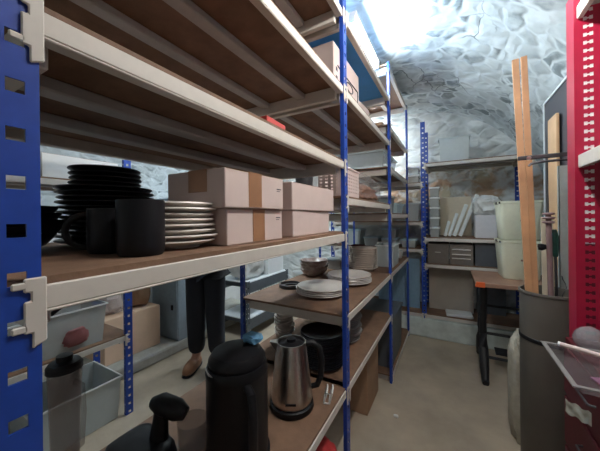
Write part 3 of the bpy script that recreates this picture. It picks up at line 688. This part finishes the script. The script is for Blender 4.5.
def bin_(label, loc, w, h):
    t = thing('plastic_bin', label, 'bin', loc, .05, 'cream bins on the table')
    b = MB(); wt = .004; c = .03
    def ring(k, z, ins=0):
        a = w/2*k - ins; o = []
        for sx, sy in ((1,1),(-1,1),(-1,-1),(1,-1)):
            for j in range(5):
                th = math.atan2(sy, sx) - PI/4 + j*PI/8
                o.append((sx*(a-c) + c*math.cos(th), sy*(a-c) + c*math.sin(th), z))
        return [b.bm.verts.new(p) for p in o]
    rs = [ring(.80, 0), ring(.84, .012), ring(.97, h-.02), ring(1.0, h-.018), ring(1.0, h), ring(.97, h, .0), ring(.955, h-.02, wt), ring(.82, .014, wt)]
    for A, B in zip(rs, rs[1:]):
        for i in range(20): b.bm.faces.new((A[i], A[(i+1) % 20], B[(i+1) % 20], B[i]))
    b.bm.faces.new(rs[0][::-1]); b.bm.faces.new(rs[-1]); b.sm = True
    b.build('bin_body', M['creamtub'], t, world=False)
    for s in (-1, 1):
        b = MB(); b.box((s*(w/2+.001)-.006, -.03, h-.022), (s*(w/2+.001)+.006, .03, h-.002)); b.box((s*(w/2-.0) -.006, -w/2+.006, h-.020), (s*(w/2)+.004, -w/2+.022, h-.004)); b.build('handle', M['tube'], t, bevel=.002, world=False)
    b = MB(); b.lathe([(0, -.002), (.009, -.002), (.009, .002), (0, .003)], (.0, -w/2*.895, h*.5), 14, Matrix.Rotation(PI/2+.0, 3, 'X').to_quaternion()); b.build('plug', M['tabletop'], t, world=False)
    return t
bin_('cream plastic bin on the table, under the other', (.475, 2.86, .7806), .285, .315)
bin_('cream plastic bin stacked on the other one on the table', (.475, 2.86, 1.0966), .285, .315)

# ------------------------------------------------------------------ tube bin with timber and poles
BX, BY = .42, 1.79
t = thing('tube_bin', 'tall dark grey open tube holding planks and poles', 'bin', (BX, BY, 0))
b = MB(); b.lathe([(0, 0), (.114, 0), (.117, .004), (.117, .905), (.121, .908), (.121, .92), (.112, .92), (.112, .012), (0, .012)], seg=56); b.build('tube_body', M['tube'], t, world=False)
b = MB(); b.lathe([(.1172, .675), (.1195, .677), (.1195, .693), (.1172, .695)], seg=56); b.build('strap', M['blackmatt'], t, world=False)
def stick(name, label, cat, p0, p1, w, th, m, group=None):
    """sawn strip from p0 to p1, w wide across the aisle, th thick"""
    p0, p1 = Vector(p0), Vector(p1); d = (p1-p0).normalized(); x = Vector((1, 0, 0)); x = (x - d*x.dot(d)).normalized(); y = d.cross(x)
    b = MB(); o = [(-w/2, -th/2), (w/2, -th/2), (w/2, th/2), (-w/2, th/2)]
    b.hexa([(p0 - p0 + x*a + y*c) for a, c in o], [(p1 - p0 + x*a + y*c) for a, c in o])
    return tag(place(b.build(name, m, bevel=.002), p0), label, cat, group)
stick('plank', 'left one of the two pine planks standing in the dark tube', 'plank', (.366, 1.735, .013), (.299, 1.815, 2.12), .029, .016, M['plank'], 'pine planks in the tube')
stick('plank', 'right one of the two pine planks standing in the dark tube', 'plank', (.386, 1.758, .013), (.338, 1.835, 2.135), .027, .016, M['plank'], 'pine planks in the tube')
stick('card_strip', 'cream card strip standing between the planks and the ringed pole', 'strip', (.434, 1.83, .013), (.430, 1.86, 1.287), .048, .006, M['cream'])
t = thing('pole', 'mauve brown pole with three rings near its top in the dark tube', 'pole', (.432, 1.745, .0125), world=True)
b = MB(); b.tube([(.432, 1.745, .0125), (.411, 1.752, 1.30)], .0115, 12); b.build('shaft', M['mauve'], t)
for k in range(3):
    b = MB(); b.lathe([(.012, -.006), (.022, -.005), (.024, 0), (.022, .005), (.012, .006)], (.4115, 1.752, 1.262 + k*.021), 20); b.build('ring', M['mauve'], t)
b = MB(); b.tube([(.411, 1.752, 1.30), (.408, 1.752, 1.60)], .0032, 8); b.build('thin_rod', M['darksteel'], t)
t = thing('brush', 'dark green handled brush standing in the dark tube', 'brush', (.462, 1.80, .0125), world=True)
b = MB(); b.tube([(.462, 1.80, .0125), (.448, 1.80, 1.10)], .006, 8); b.build('stick', M['darksteel'], t)
b = MB(); b.tube([(.448, 1.80, 1.09), (.447, 1.80, 1.13), (.446, 1.80, 1.19), (.444, 1.80, 1.225)], [.010, .015, .015, .009], 10); b.build('handle', M['green'], t)
b = MB(); b.tube([(.468, 1.772, .95+.004*k + 0) if 0 else (.470+.008*math.cos(k*1.2), 1.765+.008*math.sin(k*1.2), .0125+.0058*k*3.1) for k in range(56)], .0022, 6)
tag(b.build('coiled_wire', M['darksteel']), 'coiled dark wire standing in the dark tube beside the brush', 'wire')
b = MB(); b.blob((0, 0, .0), (.016, .012, .016), .2, 6, 3, 9); tag(place(b.build('clip', M['blackmatt']), (.386, 1.752, 1.14)), 'black clip pinched on the pole in the tube', 'clip')
b = MB(); b.blob((0, 0, .30), (.055, .075, .315), .16, 6, 4, 11, flat=.001); tag(place(b.build('sack', M['sack']), (.335, 1.985, 0)), 'pale crumpled sack standing on the floor behind the dark tube', 'sack')
# steel rail gripping the planks
t = thing('steel_rail', 'dark steel rail with a hooked arm clamping the upright planks', 'rail', (.45, 1.69, 1.57), world=True)
b = MB(); b.box((.285, 1.683, 1.566), (.62, 1.697, 1.586)); b.build('bar', M['darksteel'], t, bevel=.003)
b = MB(); b.tube([(.47, 1.69, 1.552), (.38, 1.69, 1.552), (.335, 1.688, 1.545), (.325, 1.686, 1.535)], [.006, .006, .006, .005], 8); b.build('hook', M['darksteel'], t)
b = MB(); b.lathe([(0, -.008), (.009, -.008), (.009, .008), (0, .008)], (.325, 1.681, 1.572), 14, Matrix.Rotation(PI/2, 3, 'X').to_quaternion()); b.build('bolt', M['steel'], t)

# ------------------------------------------------------------------ boards standing behind the tube
t = thing('framed_panel', 'tall dark panel with white edging standing behind the red rack', 'panel', (.575, 2.2, 0), world=True)
b = MB(); b.box((.566, 1.90, .015), (.580, 2.47, 2.055)); b.build('panel_face', M['boardface'], t)
b = MB()
for a, c in (((.560, 1.885, 0), (.586, 1.90, 2.07)), ((.560, 2.47, 0), (.586, 2.485, 2.07)), ((.560, 1.90, 2.055), (.586, 2.47, 2.07)), ((.560, 1.90, 0), (.586, 2.47, .015))): b.box(a, c)
b.build('edging', M['edge'], t)
b = MB(); b.box((0, 0, 0), (.016, .16, 1.90)); tag(place(b.build('timber_board', M['tan'], bevel=.004), (.541, 2.14, 0)), 'tan timber board standing against the white-edged dark panel', 'board')
b = MB()
for j in range(60):
    z = j*.026
    b.box((.0, 0, z), (.036, .003, z+.026)); b.box((.036, 0, z+.006), (.048, .003, z+.020))
b.box((0, 0, 0), (.003, .025, 1.56))
tag(place(b.build('slotted_post', M['slotgrey']), (.500, 1.945, 0)), 'grey green notched steel post between the dark panel and the red rack', 'post')

# ------------------------------------------------------------------ red rack on the right
RY = 1.45
rr = thing('red_rack', 'red slotted steel rack at the right edge with off-white shelves', 'shelving', (.6, 1.0, 0), world=True)
def red_panel(y):
    b = MB(); x0, x1, zt = .423, .78, 2.17; cx = .461; a, mw = .0105, .007
    xs = [x0, cx-mw/2-a, cx-mw/2, cx+mw/2, cx+mw/2+a, x1]
    f = lambda x, z: (x, y, z)
    z = .03; pit = .031; prev = 0
    while z + .02 < zt - .02:
        r = [z, z+.004, z+.0105, z+.0145]
        b.quad(f(xs[0], prev), f(xs[5], prev), f(xs[5], r[0]), f(xs[0], r[0]))
        for k in range(3):
            za, zc = r[k], r[k+1]
            b.quad(f(xs[0], za), f(xs[1], za), f(xs[1], zc), f(xs[0], zc)); b.quad(f(xs[4], za), f(xs[5], za), f(xs[5], zc), f(xs[4], zc))
            if k != 1: b.quad(f(xs[2], za), f(xs[3], za), f(xs[3], zc), f(xs[2], zc))
        prev = r[3]; z += pit
    b.quad(f(xs[0], prev), f(xs[5], prev), f(xs[5], zt), f(xs[0], zt))
    p = b.build('slotted_upright', M['red'], rr, solid=.0012, recalc=False)
    b = MB(); b.box((.420, y-.002, 0), (.4245, y+.075, zt)); b.build('flange', M['red'], p)
    b = MB(); b.box((.438, y+.0008, 1.19), (.485, y+.010, zt-.03)); b.build('slot_liner', M['clipwhite'], p, label='white strip showing through the slots')
    b = MB(); b.box((.438, y+.0008, .01), (.485, y+.010, 1.185)); b.build('slot_liner', M['redpanel'], p)
red_panel(RY); red_panel(.20)
for z in (1.525, 2.10):
    b = MB(); b.box((.4465, .21, z-.006), (.80, RY-.004, z)); s = b.build('shelf', M['bar'], rr)
    b = MB(); b.box((.428, .21, z-.046), (.446, RY-.004, z+.004)); b.build('beam', M['beam'], s, bevel=.003)
t = thing('drawer_cabinet', 'dark red drawer cabinet under the clear tray', 'cabinet', (.58, 1.19, 0))
b = MB(); b.box((-.20, -.235, 0), (.20, .235, .825)); b.build('cabinet_body', M['crimson'], t, bevel=.004, world=False)
for k in range(4):
    b = MB(); b.box((-.208, -.22, .05+k*.19), (-.2005, .22, .225+k*.19)); d = b.build('drawer', M['crimson'], t, bevel=.003, world=False)
    b = MB(); b.tube([(-.208, -.05, .15+k*.19), (-.225, -.045, .15+k*.19), (-.225, .045, .15+k*.19), (-.208, .05, .15+k*.19)], .004, 8); b.build('handle', M['darksteel'], d, world=False)
t = thing('clear_tray', 'shallow clear plastic tray on the red cabinet at the right edge', 'tray', (.468, 1.11, .8256))
X0, X1, Y0, Y1 = -.185, .22, -.135, .135
b = MB(); b.box((X0+.015, Y0+.015, 0), (X1-.015, Y1-.015, .003)); b.build('tray_floor', M['clear'], t, world=False)
b = MB()
for lo0, lo1, hi0, hi1 in (((X0+.015, Y0+.015), (X1-.015, Y0+.015), (X0, Y0), (X1, Y0)), ((X0+.015, Y1-.015), (X1-.015, Y1-.015), (X0, Y1), (X1, Y1)), ((X0+.015, Y0+.015), (X0+.015, Y1-.015), (X0, Y0), (X0, Y1)), ((X1-.015, Y0+.015), (X1-.015, Y1-.015), (X1, Y0), (X1, Y1))):
    b.quad((*lo0, .002), (*lo1, .002), (*hi1, .024), (*hi0, .024))
b.build('tray_wall', M['clear'], t, solid=.0025, world=False)
b = MB()
for a, c in (((X0-.012, Y0-.012, .023), (X1+.012, Y0, .027)), ((X0-.012, Y1, .023), (X1+.012, Y1+.012, .027)), ((X0-.012, Y0, .023), (X0, Y1, .027)), ((X1, Y0, .023), (X1+.012, Y1, .027))): b.box(a, c)
b.build('rim', M['clearrim'], t, world=False)
b = MB(); b.box((-.07, -.045, 0), (.07, .045, .006)); tag(place(b.build('paper_packet', M['violet'], bevel=.002), (.42, 1.06, .8292), .3), 'violet paper packet lying inside the clear tray', 'packet')
t = thing('rolled_tube', 'white rolled tube lying across the far rim of the tray', 'roll', (.335, 1.222, .8605), math.radians(-28))
b = MB(); b.tube([(-.02, 0, 0), (.26, 0, 0)], .0075, 12); b.build('roll', M['carton'], t, world=False)
b = MB(); b.tube([(-.026, 0, 0), (-.0195, 0, 0)], .008, 12); b.build('end_cap', M['lidwhite'], t, world=False)
b = MB(); b.lathe([(0, 0), (.03, 0), (.034, .004), (.045, .02), (.047, .035), (.040, .055), (.026, .07), (.010, .078), (0, .079)], seg=32)
tag(place(b.build('glass_dome', M['glass']), (.420, 1.325, .8256)), 'cut glass dome beside the tray at the right edge', 'glassware')
b = MB(); n = 8
vs = [[b.bm.verts.new((-.0035 - .0018*math.sin(i*1.1)*math.cos(j*.9), -.034+.068*i/n, -.02+.042*j/n + .004*math.sin(i*1.7))) for j in range(n+1)] for i in range(n+1)]
for i in range(n):
    for j in range(n): b.bm.faces.new((vs[i][j], vs[i+1][j], vs[i+1][j+1], vs[i][j+1]))
tag(place(b.build('paper_tag', M['paper'], solid=.001), (.352, 1.20, .66), .75), 'crumpled pale paper tag hanging at the dark red cabinet', 'tag')

# ------------------------------------------------------------------ back aisle
t = lidded_tub('plastic_box', 'open translucent tub with a black handle in it on the back-aisle shelf', (-2.08, .68, .5356), .33, .44, .235, M['tub'], None, 0, None, .92)
b = MB(); b.tube([(-2.12, .52, .60), (-2.06, .76, .80)], .012, 8); tag(b.build('black_bar', M['blackmatt']), 'black bar sticking up in the translucent tub', 'bar')
b = MB(); b.blob((0, 0, .07), (.075, .085, .065), .10, 5, 4, 1, flat=.004); tag(place(b.build('pink_dish', M['pink']), (-1.985, .74, .545)), 'pink round thing inside the translucent tub', 'dish')
b = MB(); b.tube([(-1.95, 1.10, .625), (-1.95, 1.04, .625)], .013, 10)
lidded_tub('storage_bin', 'large translucent floor bin below the back-aisle tub', (-2.09, .76, 0.001), .36, .44, .27, M['frost'], None, 0, None, .93, cat='bin')
carton('white carton on the upper back-aisle shelf behind the black plates', -2.24, -1.93, .60, .985, 1.5306, 1.665, m=M['lidwhite'])
lidded_tub('plastic_box', 'frosted tub on the upper back-aisle shelf beside the white carton', (-2.09, .40, 1.5306), .28, .30, .17, M['frost'], M['lidwhite'], 0)
t = thing('carton', 'large pale peach carton by the wall past the back-aisle shelving', 'box', (-2.66, 1.38, .1006))
b = MB(); b.box((-.20, -.24, 0), (.20, .24, .37)); b.build('box_body', M['peach'], t, bevel=.004, world=False)
b = MB(); b.box((-.20, -.004, .3704), (.20, .004, .3714)); b.build('lid_seam', M['kraft'], t, world=False)
t = thing('plastic_bag', 'clear crumpled bags piled on the pale peach carton', 'bag', (-2.66, 1.26, .4725))
b = MB(); b.blob((0, 0, .13), (.17, .13, .14), .22, 6, 4, 2, flat=0); b.build('bag_film', M['bag'], t, world=False)
b = MB(); b.blob((0, 0, .10), (.12, .09, .10), .22, 6, 3, 7, flat=.001); b.build('contents', M['carton'], t, world=False)
b = MB(); b.blob((0, 0, .17), (.12, .085, .18), .14, 5, 4, 3, flat=0); tag(place(b.build('paper_bag', M['kraft']), (-2.64, 1.51, .4725)), 'brown paper bag on the pale peach carton beside the cabinet', 'bag')
t = thing('steel_cabinet', 'blue grey steel cabinet against the left wall of the back aisle', 'cabinet', (-2.53, 1.93, .1006))
b = MB(); b.box((-.20, -.21, 0), (.20, .21, 1.40)); b.build('cabinet_body', M['bluegrey'], t, bevel=.005, world=False)
b = MB(); b.box((-.195, -.222, .03), (.195, -.211, 1.38)); d = b.build('door', M['bluegrey'], t, bevel=.003, world=False)
b = MB(); b.box((.12, -.234, .30), (.145, -.222, .35)); b.build('handle', M['blackmatt'], d, bevel=.003, world=False, label='black door catch')
t = carton('white carton on the low white shelf in the back aisle', -2.25, -1.93, 2.66, 2.99, .6106, .92, m=M['lidwhite'])
t = thing('plastic_bag', 'white plastic bag slumped on the low white shelf', 'bag', (-2.08, 2.43, .6106))
b = MB(); b.blob((0, 0, .17), (.16, .21, .18), .18, 6, 4, 5, flat=0); b.build('bag_film', M['bagwhite'], t, world=False)
b = MB(); b.tube([(0, 0, .33), (.01, .01, .37), (.03, .02, .41)], [.05, .02, .05], 10); b.build('tied_neck', M['bagwhite'], t, world=False)

# ------------------------------------------------------------------ person behind the shelving
def skin(name, verts, edges, rad, m, parent, sub=2, root=0):
    me = bpy.data.meshes.new(name); me.from_pydata(verts, edges, []); ob = bpy.data.objects.new(name, me); COL.objects.link(ob)
    me.materials.append(m); ob.parent = parent
    s = ob.modifiers.new('skin', 'SKIN'); s.use_smooth_shade = True
    for i, r in enumerate(rad):
        rv = r if isinstance(r, tuple) else (r, r)
        me.skin_vertices[0].data[i].radius = rv
    me.skin_vertices[0].data[root].use_root = True
    q = ob.modifiers.new('sub', 'SUBSURF'); q.levels = sub; q.render_levels = sub
    return ob
PX, PY_ = -1.88, 1.665
p = thing('person', 'person in black jacket and dark jeans standing behind the front shelving', 'person', (PX, PY_, 0), math.radians(205))
# local axes: the person faces +y
V = [(0,0,.92),(0,0,1.08),(0,-.01,1.24),(0,-.01,1.38),(0,0,1.47),(0,.015,1.54),(0,.02,1.62),(0,.015,1.70)]
E_ = [(i, i+1) for i in range(7)]
Rr = [(.145,.10),(.13,.095),(.145,.10),(.13,.085),(.052,.052),(.062,.07),(.078,.095),(.06,.075)]
for s in (-1, 1):
    o = len(V); V += [(s*.17,-.01,1.385),(s*.225,-.01,1.13),(s*.20,.16,.98),(s*.15,.30,1.02)]
    E_ += [(3,o),(o,o+1),(o+1,o+2),(o+2,o+3)]; Rr += [.055,.043,.033,.026]
    o = len(V); V += [(s*.080,0,.86),(s*.085,.01,.49),(s*.092,-.015,.10),(s*.10,.09,.035)]
    E_ += [(0,o),(o,o+1),(o+1,o+2),(o+2,o+3)]; Rr += [.082,.058,.040,.036]
skin('body', V, E_, Rr, M['skin'], p)
for s in (-1, 1):
    V = [(s*.15,.30,1.02),(s*.14,.335,1.02),(s*.135,.36,1.015)]; E_ = [(0,1),(1,2)]; Rr = [(.024,.018),(.034,.016),(.030,.014)]
    for k, (dx, L) in enumerate(((-.027,.066),(-.009,.076),(.009,.072),(.026,.058))):
        o = len(V); V += [(s*.135+dx,.385,1.01),(s*.135+dx*1.1,.385+L*.55,1.0),(s*.135+dx*1.1,.385+L*.85,.975)]; E_ += [(2,o),(o,o+1),(o+1,o+2)]; Rr += [.0095,.0085,.0075]
    o = len(V); V += [(s*.11-.0*s,.355,1.02),(s*.085,.385,1.01),(s*.08,.41,1.0)]; E_ += [(1,o),(o,o+1),(o+1,o+2)]; Rr += [.011,.010,.009]
    skin('hand', V, E_, Rr, M['skin'], p)
V = [(0,0,.95)]; E_ = []; Rr = [(.155,.115)]
for s in (-1, 1):
    o = len(V); V += [(s*.080,0,.84),(s*.085,.01,.49),(s*.092,-.01,.11)]; E_ += [(0,o),(o,o+1),(o+1,o+2)]; Rr += [.105,.086,.074]
skin('jeans', V, E_, Rr, M['denim'], p)
V = [(0,0,.80),(0,0,.95),(0,0,1.10),(0,-.01,1.25),(0,-.01,1.40),(0,0,1.455)]; E_ = [(i,i+1) for i in range(5)]; Rr = [(.185,.14),(.18,.135),(.16,.12),(.165,.125),(.135,.10),(.066,.064)]
for s in (-1, 1):
    o = len(V); V += [(s*.175,-.01,1.385),(s*.228,-.01,1.13),(s*.205,.15,.985),(s*.165,.265,1.01)]; E_ += [(4,o),(o,o+1),(o+1,o+2),(o+2,o+3)]; Rr += [.072,.060,.050,.042]
skin('jacket', V, E_, Rr, M['jacket'], p, root=1)
b = MB(); b.blob((0, -.012, 1.665), (.088, .104, .082), .08, 8, 3, 2); b.blob((0, -.055, 1.60), (.080, .05, .075), .08, 8, 3, 4); b.build('hair', M['hair'], p, world=False)
b = MB(); b.tube([(0, .10, 1.635), (0, .122, 1.605), (0, .105, 1.595)], [.008, .013, .010], 8); b.build('nose', M['skin'], p, world=False)
for s in (-1, 1):
    b = MB(); b.lathe([(0, -.004), (.011, -.002), (.012, .001), (0, .006)], (s*.030, .100, 1.632), 14, Matrix.Rotation(-PI/2, 3, 'X').to_quaternion()); b.build('eye', M['lidwhite'], p, world=False)
    b = MB(); b.blob((s*.083, .01, 1.61), (.010, .020, .030), .05, 5, 2, 1); b.build('ear', M['skin'], p, world=False)
    b = MB(); b.blob((s*.100, .055, .045), (.048, .135, .044), .05, 4, 3, 3, flat=.018); sh = b.build('shoe', M['leather'], p, world=False)
    b = MB(); b.blob((s*.100, .055, .010), (.050, .139, .012), .02, 4, 3, 3, flat=.0005); b.build('sole', M['blackmatt'], sh, world=False)
b = MB(); b.tube([(-.022, .098, 1.572), (0, .106, 1.570), (.022, .098, 1.572)], [.004, .007, .004], 8); b.build('mouth', M['pink'], p, world=False)

b = MB(); b.blob((0, 0, .006), (.014, .010, .007), .3, 7, 3, 2, flat=.0005); tag(place(b.build('paper_scrap', M['lidwhite']), (-.327, 1.83, .001)), 'tiny white scrap lying on the aisle floor', 'scrap')

# ------------------------------------------------------------------ world, camera, view
w = bpy.data.worlds.new('World'); sc.world = w; w.use_nodes = True
bg = w.node_tree.nodes.get('Background') or w.node_tree.nodes.new('ShaderNodeBackground')
bg.inputs[0].default_value = (.9, .95, 1, 1); bg.inputs[1].default_value = .02
cam = bpy.data.cameras.new('camera'); co = bpy.data.objects.new('camera', cam); COL.objects.link(co); sc.camera = co
cam.sensor_fit = 'HORIZONTAL'; cam.sensor_width = 36; cam.lens = 36*271.63/600
cam.shift_y = -(225.5-217.0)/600; cam.clip_start = .01
YAW, ROLL = .51004, -.01007
co.matrix_world = Matrix.Translation((0, 0, H)) @ Matrix.Rotation(YAW, 4, 'Z') @ Matrix.Rotation(PI/2, 4, 'X') @ Matrix.Rotation(ROLL, 4, 'Z')
for o in bpy.data.objects:
    if '_base' in o: del o['_base']
sc.view_settings.view_transform = 'Standard'; sc.view_settings.look = 'None'; sc.view_settings.gamma = 1; sc.view_settings.use_curve_mapping = False
sc.view_settings.exposure = 0.35
try:
    sc.cycles.max_bounces = 10; sc.cycles.diffuse_bounces = 6; sc.cycles.transparent_max_bounces = 24; sc.cycles.use_denoising = True; sc.cycles.sample_clamp_indirect = 6
except Exception: pass
